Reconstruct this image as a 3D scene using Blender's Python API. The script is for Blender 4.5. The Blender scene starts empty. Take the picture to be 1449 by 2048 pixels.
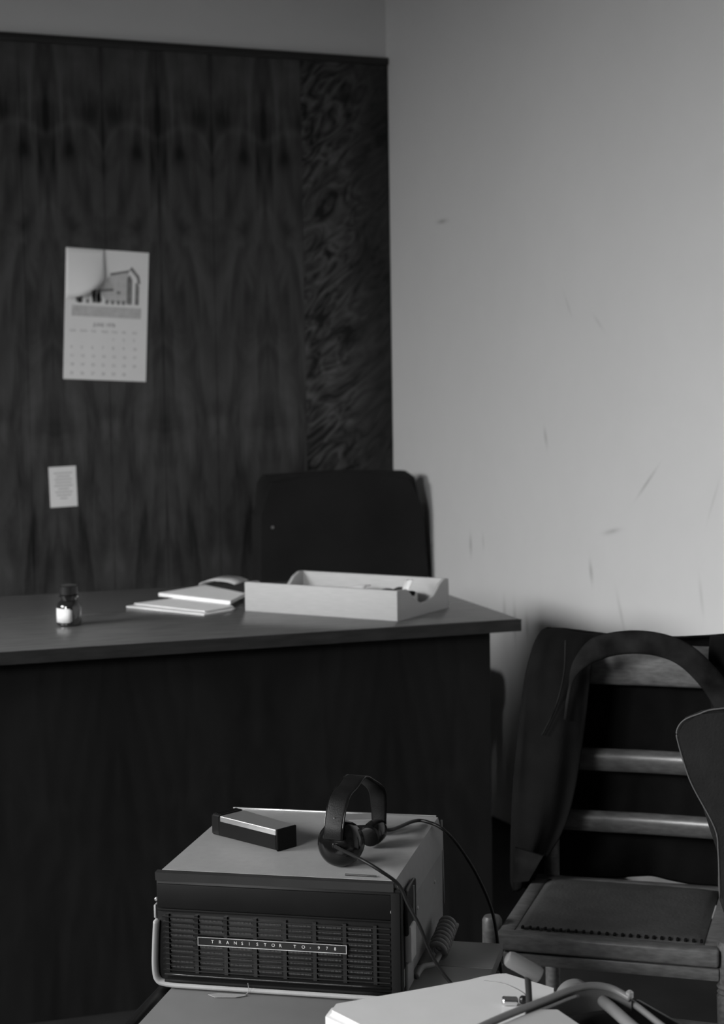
import bpy, bmesh, math, random
from mathutils import Vector, Matrix
random.seed(7)
R = math.radians
scene = bpy.context.scene
col = scene.collection

# ------------------------------------------------------------------ camera
f_px, cam_h, roll = 3450.0, 1.34, 0.0155
pitch = math.atan(287.0 / f_px)
az = R(65.2)
fh = Vector((math.cos(az), math.sin(az), 0)); rt = Vector((math.sin(az), -math.cos(az), 0)); zz = Vector((0, 0, 1))
fw = fh * math.cos(pitch) - zz * math.sin(pitch)
up = fh * math.sin(pitch) + zz * math.cos(pitch)
cr = rt * math.cos(roll) - up * math.sin(roll)
cu = rt * math.sin(roll) + up * math.cos(roll)
cd = bpy.data.cameras.new('camera'); cam = bpy.data.objects.new('camera', cd); col.objects.link(cam)
m = Matrix((cr, cu, -fw)).transposed().to_4x4(); m.translation = Vector((0, 0, cam_h))
cam.matrix_world = m
cd.sensor_fit = 'VERTICAL'; cd.sensor_height = 36.0; cd.lens = f_px / 2048.0 * 36.0
cd.dof.use_dof = True; cd.dof.focus_distance = 2.36; cd.dof.aperture_fstop = 7.0
scene.camera = cam

# ------------------------------------------------------------------ light, exposure
w = bpy.data.worlds.new('overcast_sky'); scene.world = w; w.use_nodes = True
w.node_tree.nodes['Background'].inputs[0].default_value = (1, 1, 1, 1)
w.node_tree.nodes['Background'].inputs[1].default_value = 0.25
for ly, lsz, le in ((3.25, 2.3, 440), (0.05, 2.4, 550)):      # daylight falling steeply through the two windows of the left wall
    ld = bpy.data.lights.new('window_daylight', 'AREA'); ld.shape = 'RECTANGLE'; ld.size = lsz; ld.size_y = 2.0
    ld.energy = le; ld.color = (1, 1, 1)
    lo = bpy.data.objects.new('window_daylight', ld); col.objects.link(lo)
    lo.location = (-3.3, ly, 2.8)
    lo.rotation_euler = Vector((-1, 0.0, 0.36)).to_track_quat('Z', 'Y').to_euler()
vs = scene.view_settings
vs.view_transform = 'Standard'; vs.look = 'None'; vs.gamma = 1.0; vs.exposure = 0.30; vs.use_curve_mapping = False

# ------------------------------------------------------------------ materials
def mat(name, v, rough=0.6, metal=0.0, spec=0.5, var=0.0, scale=8.0, bump=0.0, bscale=200.0, stretch=(1, 1, 1), trans=0.0, sheen=0.0, coat=0.0):
    ma = bpy.data.materials.new(name); ma.use_nodes = True
    nt = ma.node_tree; b = nt.nodes['Principled BSDF']
    b.inputs['Base Color'].default_value = (v, v, v, 1)
    b.inputs['Roughness'].default_value = rough; b.inputs['Metallic'].default_value = metal
    b.inputs['Specular IOR Level'].default_value = spec
    b.inputs['Transmission Weight'].default_value = trans
    b.inputs['Sheen Weight'].default_value = sheen
    b.inputs['Coat Weight'].default_value = coat
    tc = nt.nodes.new('ShaderNodeTexCoord'); mp = nt.nodes.new('ShaderNodeMapping')
    mp.inputs['Scale'].default_value = stretch
    nt.links.new(tc.outputs['Object'], mp.inputs['Vector'])
    if var > 0:
        n = nt.nodes.new('ShaderNodeTexNoise'); n.inputs['Scale'].default_value = scale; n.inputs['Detail'].default_value = 6
        nt.links.new(mp.outputs[0], n.inputs['Vector'])
        r = nt.nodes.new('ShaderNodeMapRange'); r.inputs['From Min'].default_value = 0.25; r.inputs['From Max'].default_value = 0.75
        r.inputs['To Min'].default_value = v * (1 - var); r.inputs['To Max'].default_value = v * (1 + var)
        nt.links.new(n.outputs['Fac'], r.inputs['Value']); nt.links.new(r.outputs[0], b.inputs['Base Color'])
    if bump > 0:
        n2 = nt.nodes.new('ShaderNodeTexNoise'); n2.inputs['Scale'].default_value = bscale; n2.inputs['Detail'].default_value = 3
        nt.links.new(mp.outputs[0], n2.inputs['Vector'])
        bp = nt.nodes.new('ShaderNodeBump'); bp.inputs['Strength'].default_value = bump; bp.inputs['Distance'].default_value = 0.002
        nt.links.new(n2.outputs['Fac'], bp.inputs['Height']); nt.links.new(bp.outputs[0], b.inputs['Normal'])
    return ma

class NT:
    """small expression helper for node trees"""
    def __init__(s, ma): s.t = ma.node_tree
    def m(s, op, *a, clamp=False):
        n = s.t.nodes.new('ShaderNodeMath'); n.operation = op; n.use_clamp = clamp
        for i, x in enumerate(a):
            if hasattr(x, 'links'): s.t.links.new(x, n.inputs[i])
            else: n.inputs[i].default_value = x
        return n.outputs[0]
    def xyz(s, x, y, z):
        n = s.t.nodes.new('ShaderNodeCombineXYZ')
        for i, q in enumerate((x, y, z)):
            if hasattr(q, 'links'): s.t.links.new(q, n.inputs[i])
            else: n.inputs[i].default_value = q
        return n.outputs[0]
    def noise(s, v, scale=1.0, detail=4.0, dist=0.0, rough=0.5):
        n = s.t.nodes.new('ShaderNodeTexNoise'); s.t.links.new(v, n.inputs['Vector'])
        n.inputs['Scale'].default_value = scale; n.inputs['Detail'].default_value = detail
        n.inputs['Distortion'].default_value = dist; n.inputs['Roughness'].default_value = rough
        return n.outputs['Fac']
    def gauss(s, a, c, w_):
        d = s.m('DIVIDE', s.m('SUBTRACT', a, c), w_)
        return s.m('EXPONENT', s.m('MULTIPLY', s.m('MULTIPLY', d, d), -1.0))
    def step(s, a, lo_, hi):
        n = s.t.nodes.new('ShaderNodeMapRange'); n.interpolation_type = 'SMOOTHSTEP'
        s.t.links.new(a, n.inputs['Value']); n.inputs['From Min'].default_value = lo_; n.inputs['From Max'].default_value = hi
        return n.outputs[0]
    def sep(s, coord='Object'):
        tc = s.t.nodes.new('ShaderNodeTexCoord'); sp = s.t.nodes.new('ShaderNodeSeparateXYZ')
        s.t.links.new(tc.outputs[coord], sp.inputs[0]); return sp.outputs

def veneer(name, seams, x0, per, base, amp, flame_from=None, blot_z=None, rough=0.42, vshift=0.0, arch=None, spec=.25):
    """book-matched figured walnut veneer; object X across, object Z up"""
    ma = mat(name, base, rough, spec=spec); t = NT(ma); x, y, z = t.sep()
    u = t.m('PINGPONG', t.m('SUBTRACT', x, x0), per)
    a = t.m('SUBTRACT', t.noise(t.xyz(t.m('MULTIPLY', u, 11.0), 3.1 + vshift, t.m('MULTIPLY', z, 1.9)), 1.0, 4, 1.3), 0.5)
    fine = t.m('SUBTRACT', t.noise(t.xyz(t.m('MULTIPLY', u, 60.0), 0.0, t.m('MULTIPLY', z, 3.0)), 1.0, 5, 0.4), 0.5)
    mid = t.m('SUBTRACT', t.noise(t.xyz(t.m('MULTIPLY', u, 9.0), 7.7, t.m('MULTIPLY', z, 5.0)), 1.0, 3, 2.0), 0.5)
    # cathedral figure: parabolic bands pointing up along each seam
    q = t.m('ADD', t.m('MULTIPLY', z, 5.0), t.m('MULTIPLY', t.m('POWER', u, 1.6), -55.0))
    q = t.m('ADD', q, t.m('MULTIPLY', a, 3.5))
    cath = t.m('SINE', t.m('MULTIPLY', q, 4.2))
    v = t.m('ADD', t.m('MULTIPLY', a, 1.5), t.m('MULTIPLY', fine, 0.40))
    v = t.m('ADD', v, t.m('MULTIPLY', mid, 0.9))
    v = t.m('ADD', v, t.m('MULTIPLY', cath, 0.13))
    if blot_z:
        for (uc, zc, uw, zw, s_) in blot_z:
            g = t.m('MULTIPLY', t.gauss(u, uc, uw), t.gauss(t.m('ADD', z, t.m('MULTIPLY', a, 0.12)), zc, zw))
            v = t.m('ADD', v, t.m('MULTIPLY', g, s_))
    if arch:
        zl = t.m('SUBTRACT', arch, t.m('MULTIPLY', t.m('EXPONENT', t.m('MULTIPLY', u, -38.0)), .085))
        zl = t.m('SUBTRACT', zl, t.m('MULTIPLY', t.m('POWER', u, 3.0), 9.0))
        v = t.m('ADD', v, t.m('MULTIPLY', t.gauss(t.m('ADD', t.m('SUBTRACT', z, zl), t.m('MULTIPLY', mid, .04)), 0, .015), .28))
    for s_ in seams:
        v = t.m('SUBTRACT', v, t.m('MULTIPLY', t.gauss(x, s_, 0.0022), 0.35))
    if flame_from is not None:
        xl = t.m('SUBTRACT', x, flame_from)
        fl = t.noise(t.xyz(t.m('MULTIPLY', xl, 8.0), 1.7, t.m('ADD', t.m('MULTIPLY', z, 13.0), t.m('MULTIPLY', xl, -9.0))), 1.0, 4, 3.0)
        fl = t.m('SUBTRACT', fl, 0.5)
        fade = t.step(xl, 0.24, 0.10)
        fl = t.m('MULTIPLY', fl, t.m('ADD', t.m('MULTIPLY', fade, 3.4), 1.0))
        fl = t.m('ADD', fl, t.m('MULTIPLY', t.noise(t.xyz(t.m('MULTIPLY', xl, 6.0), 5.0, t.m('MULTIPLY', z, 2.5)), 1.0, 2), 0.8))
        fl = t.m('SUBTRACT', fl, t.m('ADD', 0.45, t.m('MULTIPLY', t.step(xl, 0.12, 0.30), 0.3)))
        k = t.m('GREATER_THAN', x, flame_from)
        v = t.m('ADD', t.m('MULTIPLY', v, t.m('SUBTRACT', 1.0, k)), t.m('MULTIPLY', fl, k))
    c = t.m('MAXIMUM', t.m('ADD', t.m('MULTIPLY', v, amp), base), base * 0.12)
    ma.node_tree.links.new(c, ma.node_tree.nodes['Principled BSDF'].inputs['Base Color'])
    return ma

def wall_mat():
    ma = mat('plaster_paint', 0.55, 0.85, spec=0.2); t = NT(ma); x, y, z = t.sep()
    n1 = t.noise(t.xyz(x, y, z), 1.3, 3); n2 = t.noise(t.xyz(x, y, z), 14.0, 5)
    v = t.m('ADD', t.m('MULTIPLY', t.m('SUBTRACT', n1, 0.5), 0.05), 0.64)
    v = t.m('ADD', v, t.m('MULTIPLY', t.m('SUBTRACT', n2, 0.5), 0.03))
    # scuffs: (y, z, half-length, half-width, angle, strength)
    sc = [(4.724, 1.784, .030, .006, 0, .16), (3.628, 1.043, .050, .004, -42, .13), (3.789, .907, .034, .006, -12, .12),
          (4.563, .804, .028, .006, 88, .15), (4.485, .822, .022, .004, 84, .08), (3.891, .791, .026, .007, 80, .13),
          (4.121, 1.142, .024, .006, 76, .10), (3.35, 1.02, .05, .004, -65, .06), (3.75, .70, .05, .006, 70, .07),
          (4.23, .60, .030, .008, 85, .13), (4.30, .60, .05, .007, 88, .14), (4.36, .63, .035, .006, 88, .12), (3.40, .78, .04, .006, 80, .06),
          (4.0, 1.5, .03, .005, 60, .06), (3.85, 1.45, .03, .005, 40, .05), (4.15, .58, .06, .02, 85, .08)]
    on_right = t.m('GREATER_THAN', x, 2.4)
    for (yc, zc, hl, hw, an, s_) in sc:
        ca, sa = math.cos(R(an)), math.sin(R(an))
        dy = t.m('SUBTRACT', y, yc); dz = t.m('SUBTRACT', z, zc)
        a = t.m('ADD', t.m('MULTIPLY', dy, ca), t.m('MULTIPLY', dz, sa))
        b = t.m('ADD', t.m('MULTIPLY', dy, -sa), t.m('MULTIPLY', dz, ca))
        g = t.m('MULTIPLY', t.gauss(a, 0, hl), t.gauss(b, 0, hw))
        g = t.m('MULTIPLY', t.m('MULTIPLY', g, on_right), t.m('MULTIPLY', t.m('ADD', n2, 0.3), s_ * 2.0))
        v = t.m('SUBTRACT', v, g)
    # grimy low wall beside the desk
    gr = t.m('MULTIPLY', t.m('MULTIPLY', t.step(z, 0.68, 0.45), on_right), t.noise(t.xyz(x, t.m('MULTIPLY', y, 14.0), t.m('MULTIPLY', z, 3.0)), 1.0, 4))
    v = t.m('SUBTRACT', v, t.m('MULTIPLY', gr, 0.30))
    ma.node_tree.links.new(v, ma.node_tree.nodes['Principled BSDF'].inputs['Base Color'])
    return ma

M = dict(
    wall=wall_mat(),
    plain=mat('dull_wall_paint', .15, .9, var=.1, scale=2),
    ceil=mat('ceiling_paint', .7, .9, var=.05, scale=2),
    floor=mat('worn_floor', .016, .7, spec=.1, var=.35, scale=6),
    panel=veneer('wall_walnut_veneer', [1.263, 1.513, 1.686, 1.859, 2.161], 1.513, .173, .043, .064, flame_from=2.161,
                 arch=2.085, blot_z=[(0.030, 2.125, .022, .050, -.85), (0.0, 2.03, .010, .09, -.45), (0.105, 2.00, .030, .030, -.45), (0.150, 1.95, .022, .05, -.35), (.173, 2.12, .010, .10, -.6), (.10, 2.24, .05, .05, .2), (.1, 1.45, .06, .30, .25), (.02, 1.25, .02, .15, .2)]),
    cap=mat('black_cap_rail', .012, .5, var=.3, scale=5),
    deskfront=veneer('desk_front_veneer', [.32, .62], .62, .30, .009, .006, rough=.6, spec=.12, vshift=4.0,
                     blot_z=[(.28, .40, .02, .3, -.3)]),  # base darker than the matching panelling: shade on the desk front put into colour
    desktop=mat('desktop_polish', .14, .25, spec=.13, var=.18, scale=5, stretch=(2, 12, 2)),
    deskedge=mat('desk_edge_wood', .022, .5, spec=.2, var=.3, scale=8, stretch=(2, 12, 12)),
    paleply=mat('pale_tray_wood', .41, .6, var=.07, scale=10, stretch=(3, 30, 30)),
    paper=mat('white_paper', .90, .85, var=.03, scale=8),
    paper2=mat('greyed_paper', .58, .85, var=.08, scale=14),
    darkpaper=mat('dark_folded_card', .03, .6, var=.3, scale=20),
    inkfaint=mat('faint_print', .60, .8, var=.12, scale=50), inkpale=mat('pale_print', .45, .8), inkmid=mat('mid_print', .24, .8, var=.3, scale=60),
    glass=mat('dark_bottle_glass', .015, .06, spec=.7, coat=.5),
    blackcap=mat('black_bakelite', .02, .25, var=.2, scale=30),
    label=mat('bottle_label', .85, .7),
    backuph=mat('dark_chair_velvet', .014, .8, var=.4, scale=5, spec=.2),
    caselid=mat('grey_case_vinyl', .25, .55, var=.05, scale=90, bump=.15, bscale=900),
    caseside=mat('grey_case_side', .22, .6, var=.08, scale=50, bump=.15, bscale=900),
    trimgrey=mat('dull_grey_trim', .022, .5, spec=.2, var=.1, scale=20),
    blackplastic=mat('black_plastic', .008, .34, spec=.3),
    matteblack=mat('matte_black', .006, .8, spec=.12),
    frontdark=mat('dark_front_panel', .006, .6, spec=.08, var=.2, scale=14),
    slat=mat('grille_slat_metal', .008, .3, spec=.3),
    mesh=mat('grille_perforation', .07, .5),
    silver=mat('brushed_aluminium', .62, .32, metal=.85, var=.05, scale=40, stretch=(1, 30, 1)),
    letter=mat('pale_lettering', .5, .5),
    shiny=mat('glossy_black_earpiece', .004, .14, spec=.35, coat=0.0),
    leather=mat('headband_leatherette', .006, .45, var=.3, scale=60, bump=.15, bscale=500, spec=.15),
    rubber=mat('black_rubber_cord', .007, .45, spec=.25),
    cordgrey=mat('grey_cord', .16, .55, var=.1, scale=40),
    tabletop=mat('grey_laminate', .145, .5, var=.04, scale=30),
    machine=mat('ivory_enamel', .50, .42, var=.03, scale=20),
    machdark=mat('dark_machine_metal', .02, .5, spec=.15, var=.2, scale=20),
    machgrey=mat('grey_machine_metal', .13, .38, var=.1, scale=20),
    armplate=mat('arm_plate_metal', .07, .4, var=.2, scale=20),
    machplate=mat('grey_machine_plate', .34, .5),
    chrome=mat('chrome', .75, .16, metal=1.0),
    knob=mat('grey_knob', .12, .3),
    chairwood=mat('worn_chair_wood', .12, .42, var=.4, scale=12, stretch=(4, 14, 14)),
    slatwood=mat('polished_slat_wood', .060, .27, spec=.6, var=.3, scale=12, stretch=(4, 14, 14)),
    seat=mat('dark_seat_cover', .045, .7, var=.25, scale=25, bump=.5, bscale=160),
    jacket=mat('dark_jacket_cloth', .0055, .95, var=.3, scale=18, bump=.3, bscale=300, spec=.08),
    collar=mat('jacket_collar_cloth', .011, .9, var=.95, scale=20, bump=.3, bscale=200, spec=.08),
    greycloth=mat('charcoal_grey_upholstery', .014, .9, var=.2, scale=30, bump=.4, bscale=260, spec=.08),
    piping=mat('grey_piping', .05, .7),
    brass=mat('dull_stud', .35, .3, metal=.7),
)

# ------------------------------------------------------------------ helpers
def link(name, me, ma=None, parent=None, smooth=False):
    o = bpy.data.objects.new(name, me); col.objects.link(o)
    if ma is not None: me.materials.append(ma)
    if parent is not None: o.parent = parent
    if smooth:
        for p in me.polygons: p.use_smooth = True
    return o
def fin(name, bm, ma, parent=None, smooth=False, autos=False):
    bmesh.ops.recalc_face_normals(bm, faces=bm.faces)
    me = bpy.data.meshes.new(name); bm.to_mesh(me); bm.free()
    if autos:
        smooth = True
    o = link(name, me, ma, parent, smooth)
    if autos:
        try: me.set_sharp_from_angle(angle=R(35))
        except Exception: pass
    return o
def add_box(bm, lo_, hi, bev=0.0, seg=2, mtx=None):
    r = bmesh.ops.create_cube(bm, size=1.0); vs_ = r['verts']
    for v in vs_:
        for i in range(3): v.co[i] = lo_[i] + (v.co[i] + .5) * (hi[i] - lo_[i])
    es = list({e for v in vs_ for e in v.link_edges})
    allv = vs_
    if bev > 0:
        rr = bmesh.ops.bevel(bm, geom=es, offset=bev, segments=seg, affect='EDGES', profile=.5, clamp_overlap=True)
        allv = list({v for fc in rr['faces'] for v in fc.verts} | {v for v in vs_ if v.is_valid})
    if mtx is not None:
        for v in allv: v.co = mtx @ v.co
def box(name, lo_, hi, ma, parent=None, bev=0.0, seg=2, mtx=None):
    bm = bmesh.new(); add_box(bm, lo_, hi, bev, seg, mtx); return fin(name, bm, ma, parent, autos=bev > 0)
def add_lathe(bm, prof, n=24, mtx=None):
    rings = []
    for r_, z_ in prof:
        rings.append([bm.verts.new(((mtx or Matrix()) @ Vector((r_ * math.cos(2 * math.pi * i / n), r_ * math.sin(2 * math.pi * i / n), z_)))) for i in range(n)])
    for a, b in zip(rings, rings[1:]):
        for i in range(n): bm.faces.new((a[i], a[(i + 1) % n], b[(i + 1) % n], b[i]))
    bm.faces.new(rings[0][::-1]); bm.faces.new(rings[-1])
def lathe(name, prof, ma, parent=None, n=24, mtx=None):
    bm = bmesh.new(); add_lathe(bm, prof, n, mtx); return fin(name, bm, ma, parent, autos=True)
def smooth_path(pts, k=6):
    P = [Vector(p) for p in pts]; out = []
    for i in range(len(P) - 1):
        p0, p1, p2, p3 = P[max(i - 1, 0)], P[i], P[i + 1], P[min(i + 2, len(P) - 1)]
        for j in range(k):
            t = j / k
            out.append(.5 * ((2 * p1) + (p2 - p0) * t + (2 * p0 - 5 * p1 + 4 * p2 - p3) * t * t + (3 * p1 - p0 - 3 * p2 + p3) * t ** 3))
    out.append(P[-1]); return out
def add_sweep(bm, path, ra, rb=None, n=10, upv=Vector((0, 0, 1)), radf=None):
    rb = rb or ra; rings = []; N = len(path)
    for i, p in enumerate(path):
        d = (path[min(i + 1, N - 1)] - path[max(i - 1, 0)]).normalized()
        u = upv(i / (N - 1)) if callable(upv) else upv
        s_ = d.cross(u)
        if s_.length < 1e-3: s_ = d.cross(Vector((1, 0, 0)))
        s_.normalize(); t_ = s_.cross(d).normalized()
        k = radf(i / (N - 1)) if radf else 1.0
        rings.append([bm.verts.new(p + (s_ * math.cos(2 * math.pi * j / n) * ra + t_ * math.sin(2 * math.pi * j / n) * rb) * k) for j in range(n)])
    for a, b in zip(rings, rings[1:]):
        for j in range(n): bm.faces.new((a[j], a[(j + 1) % n], b[(j + 1) % n], b[j]))
    bm.faces.new(rings[0][::-1]); bm.faces.new(rings[-1])
def tube(name, pts, r_, ma, parent=None, rb=None, n=10, k=6, upv=Vector((0, 0, 1)), radf=None):
    bm = bmesh.new(); add_sweep(bm, smooth_path(pts, k), r_, rb, n, upv, radf); return fin(name, bm, ma, parent, smooth=True)
def add_prism(bm, poly, z0, z1, bev=0.0, axis='z', seg=2):
    def P(a, b, c):
        return {'z': Vector((a, b, c)), 'x': Vector((c, a, b)), 'y': Vector((a, c, b))}[axis]
    lo_ = [bm.verts.new(P(a, b, z0)) for a, b in poly]; hi = [bm.verts.new(P(a, b, z1)) for a, b in poly]
    n = len(poly); fs = [bm.faces.new(lo_[::-1]), bm.faces.new(hi)]
    for i in range(n): bm.faces.new((lo_[i], lo_[(i + 1) % n], hi[(i + 1) % n], hi[i]))
    if bev > 0:
        es = list({e for fc in fs for e in fc.edges})
        bmesh.ops.bevel(bm, geom=es, offset=bev, segments=seg, affect='EDGES', clamp_overlap=True)
def prism(name, poly, z0, z1, ma, parent=None, bev=0.0, axis='z', seg=2):
    bm = bmesh.new(); add_prism(bm, poly, z0, z1, bev, axis, seg); return fin(name, bm, ma, parent, autos=bev > 0)
def thing(name, label, cat, loc=(0, 0, 0), rz=0.0, group=None):
    o = bpy.data.objects.new(name, None); col.objects.link(o); o.empty_display_size = .05
    o.location = loc; o.rotation_euler = (0, 0, R(rz)); o['label'] = label; o['category'] = cat
    if group: o['group'] = group
    return o
def tag(o, label, cat, loc=None, rz=None):
    o['label'] = label; o['category'] = cat
    if loc is not None: o.location = loc
    if rz is not None: o.rotation_euler = (0, 0, R(rz))
    return o
def struct(o): o['kind'] = 'structure'; return o
def add_text(s_, size, mtx, store, spacing=1.0, extrude=0.00015):
    cu_ = bpy.data.curves.new('t', 'FONT'); cu_.body = s_; cu_.size = size; cu_.extrude = extrude; cu_.space_character = spacing
    cu_.align_x = 'LEFT'; cu_.align_y = 'CENTER'; cu_.resolution_u = 3
    ob = bpy.data.objects.new('t', cu_); col.objects.link(ob)
    me = bpy.data.meshes.new_from_object(ob.evaluated_get(bpy.context.evaluated_depsgraph_get()))
    me.transform(mtx); store.from_mesh(me)
    bpy.data.objects.remove(ob); bpy.data.curves.remove(cu_); bpy.data.meshes.remove(me)
def rot_xz(loc):   # text lying in XY turned upright into the XZ plane, facing -Y
    return Matrix.Translation(loc) @ Matrix.Rotation(R(90), 4, 'X')

# ------------------------------------------------------------------ the room
XW, YB = 2.468, 5.10
struct(box('floor', (-1.9, -2.6, -.05), (XW + .1, YB + .1, 0), M['floor']))
struct(box('ceiling', (-1.9, -2.6, 3.0), (XW + .1, YB + .1, 3.05), M['ceil']))
struct(box('wall_back', (-1.9, YB, 0), (XW + .1, YB + .1, 3.0), M['wall']))
struct(box('wall_right', (XW, -2.6, 0), (XW + .1, YB, 3.0), M['wall']))
struct(box('wall_front', (-1.9, -2.6, 0), (XW, -2.5, 3.0), M['plain']))
WZ0, WZ1 = .95, 2.20
WINS = ((-.90, 1.40), (2.10, 4.06))
bm = bmesh.new()
add_box(bm, (-1.9, -2.5, 0), (-1.8, YB, WZ0)); add_box(bm, (-1.9, -2.5, WZ1), (-1.8, YB, 3.0))
for a, b in ((-2.5, WINS[0][0]), (WINS[0][1], WINS[1][0]), (WINS[1][1], YB)): add_box(bm, (-1.9, a, WZ0), (-1.8, b, WZ1))
struct(fin('wall_left', bm, M['plain']))
for k, (a, b) in enumerate(WINS):
    bm = bmesh.new(); c = (a + b) / 2
    for p, q in (((a, WZ0), (a + .05, WZ1)), ((b - .05, WZ0), (b, WZ1)), ((a + .05, WZ0), (b - .05, WZ0 + .05)), ((a + .05, WZ1 - .05), (b - .05, WZ1)), ((c - .025, WZ0 + .05), (c + .025, WZ1 - .05))):
        add_box(bm, (-1.88, p[0], p[1]), (-1.83, q[0], q[1]))
    struct(fin('window_%d' % (k + 1), bm, M['plain']))
# wood panelling on the back wall with its black cap rail
struct(box('trim_1', (-1.795, YB - .012, 0), (XW - .002, YB - .0005, 2.310), M['panel']))
struct(box('trim_2', (-1.795, YB - .022, 2.310), (XW - .002, YB - .0005, 2.334), M['cap'], bev=.003))

# ------------------------------------------------------------------ calendar and note on the panelling
YP = YB - .0125
cal = thing('wall_calendar', 'tall white wall calendar with a curled-over picture page, pinned on the dark panelling', 'calendar', (1.508, YP - .002, 1.512))
cal.rotation_euler = (0, R(3.0), 0)
CW, CH = .258, .392
box('sheet', (-CW / 2, -.0010, -CH / 2), (CW / 2, .0010, CH / 2), M['paper'], cal)
# printed picture: a large building over a strip of ground
bm = bmesh.new()
def prect(bm, x0, z0, x1, z1, y=-.0014): add_box(bm, (x0, y - .0002, z0), (x1, y, z1))
prect(bm, -.108, -.006, .108, .026)
pic0 = fin('picture_ground', bm, M['inkfaint'], cal)
bm = bmesh.new()
def ppoly(bm, pts, y=-.0018):
    add_prism(bm, pts, y, y + .0003, axis='y')
ppoly(bm, [(.010, .120), (.068, .133), (.068, .140), (.008, .127)])
ppoly(bm, [(.068, .140), (.076, .150), (.100, .122), (.104, .100), (.096, .100), (.092, .118), (.074, .138)])
ppoly(bm, [(.062, .036), (.062, .115), (.070, .125), (.078, .110), (.078, .036)])
ppoly(bm, [(.088, .036), (.088, .100), (.094, .104), (.100, .092), (.100, .036)])
for x_ in (.036,): ppoly(bm, [(x_ - .006, .066), (x_ - .006, .074), (x_ + .006, .074), (x_ + .006, .066)])
for x_ in (-.06, .0, .018, .036, .052, -.085): ppoly(bm, [(x_ - .005, .034), (x_ - .005, .046), (x_ + .005, .046), (x_ + .005, .034)])
for x_ in (-.095, -.085, -.045, -.03): ppoly(bm, [(x_, .036), (x_ - .003, .06), (x_ + .008, .075), (x_ + .010, .036)])
ppoly(bm, [(-.04, .036), (-.05, .075), (.02, .082), (.02, .074), (-.02, .070), (-.015, .040)])
fin('picture_building', bm, M['inkmid'], cal)
bm = bmesh.new(); ppoly(bm, [(.0, .04), (-.03, .08), (.010, .122), (.066, .134), (.062, .04)], -.0013)
fin('picture_facade', bm, M['inkfaint'], cal)
# curled-over corner of the page
bm = bmesh.new(); NS = 14
rows = []
for i in range(NS + 1):
    t_ = i / NS
    # diagonal fold line runs from top (x=.0) to left edge; page curls forward
    top = Vector((-.129 + .129 * 0 + .118 * t_, 0, .196)); bot = Vector((-.129 + .118 * t_, 0, .196 - .150 * (1 - .42 * t_ ** 2.2)))
    bulge = -.004 - .030 * math.sin(math.pi * min(1, t_ * .85 + .12)) * .9
    row = []
    for j in range(9):
        s_ = j / 8
        p = top.lerp(bot, s_); p.y = -.003 + bulge * s_ ** 1.3 * (.4 + .6 * t_)
        row.append(bm.verts.new(p))
    rows.append(row)
for a, b in zip(rows, rows[1:]):
    for j in range(8): bm.faces.new((a[j], a[j + 1], b[j + 1], b[j]))
pg = fin('curled_page', bm, M['paper'], cal, smooth=True); md = pg.modifiers.new('s', 'SOLIDIFY'); md.thickness = .0006
bm = bmesh.new()
add_text('JUNE 1978', .0150, rot_xz((-.040, -.0012, -.0300)), bm)
fin('month_heading', bm, M['inkmid'], cal)
bm = bmesh.new()
for i, d in enumerate(('SUN', 'MON', 'TUE', 'WED', 'THU', 'FRI', 'SAT')):
    bm = bmesh.new(); add_text(d, .0095, rot_xz((-.113 + i * .0325, -.0012, -.050)), bm); fin('weekday_name', bm, M['inkpale'], cal)
for day in range(1, 31):
    r_, c_ = divmod(day + 3, 7)
    bm = bmesh.new(); add_text(str(day), .0120, rot_xz((-.110 + c_ * .0325, -.0012, -.073 - r_ * .0260)), bm)
    fin('day_number', bm, M['inkpale'], cal)

note = thing('pinned_note', 'small white typed notice stuck low on the dark panelling below the calendar', 'note', (1.359, YP - .001, .999))
note.rotation_euler = (0, R(-1.2), 0)
box('sheet', (-.042, -.0006, -.061), (.042, .0006, .061), M['paper2'].copy() if False else M['paper'], note)
bm = bmesh.new()
for i in range(9):
    wd = (.03, .022, .028, .026, .03, .018, .028, .024, .012)[i]
    add_box(bm, (-wd * .9, -.0010, .040 - i * .0095), (wd, -.0006, .0425 - i * .0095))
fin('typed_lines', bm, M['inkpale'], note)

# ------------------------------------------------------------------ upholstered chair behind the desk
ch = thing('upholstered_chair', 'dark upholstered chair with a tall square back standing behind the desk in the corner', 'chair', (2.150, 4.86, 0), -4)
bm = bmesh.new(); add_prism(bm, [(-.245, .50), (-.255, .62), (-.250, .90), (-.240, 1.000), (-.220, 1.022), (.0, 1.028), (.232, 1.020), (.262, 1.000), (.280, .90), (.300, .62), (.300, .50)], -.045, .045, bev=.022, axis='y', seg=4)
fin('backrest', bm, M['backuph'], ch, autos=True)
box('seat', (-.27, -.50, .38), (.27, -.04, .48), M['backuph'], ch, bev=.03, seg=4)
for sx in (-.24, .24):
    for y_, h_ in ((-.46, .385), (.0, .52)):
        lathe('leg', [(.013, 0), (.020, .2), (.022, h_)], M['matteblack'], ch, n=12, mtx=Matrix.Translation((sx, y_, 0)))
lathe('stud', [(.0045, 0), (.004, .002), (.001, .003)], M['brass'], ch, n=12, mtx=Matrix.Translation((-.215, -.0455, .865)) @ Matrix.Rotation(R(90), 4, 'X'))

# ------------------------------------------------------------------ desk
DZ = .79
desk = thing('desk', 'big dark wooden office desk with a closed veneered front', 'desk', (1.878, 3.251, 0), -7.1)
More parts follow.
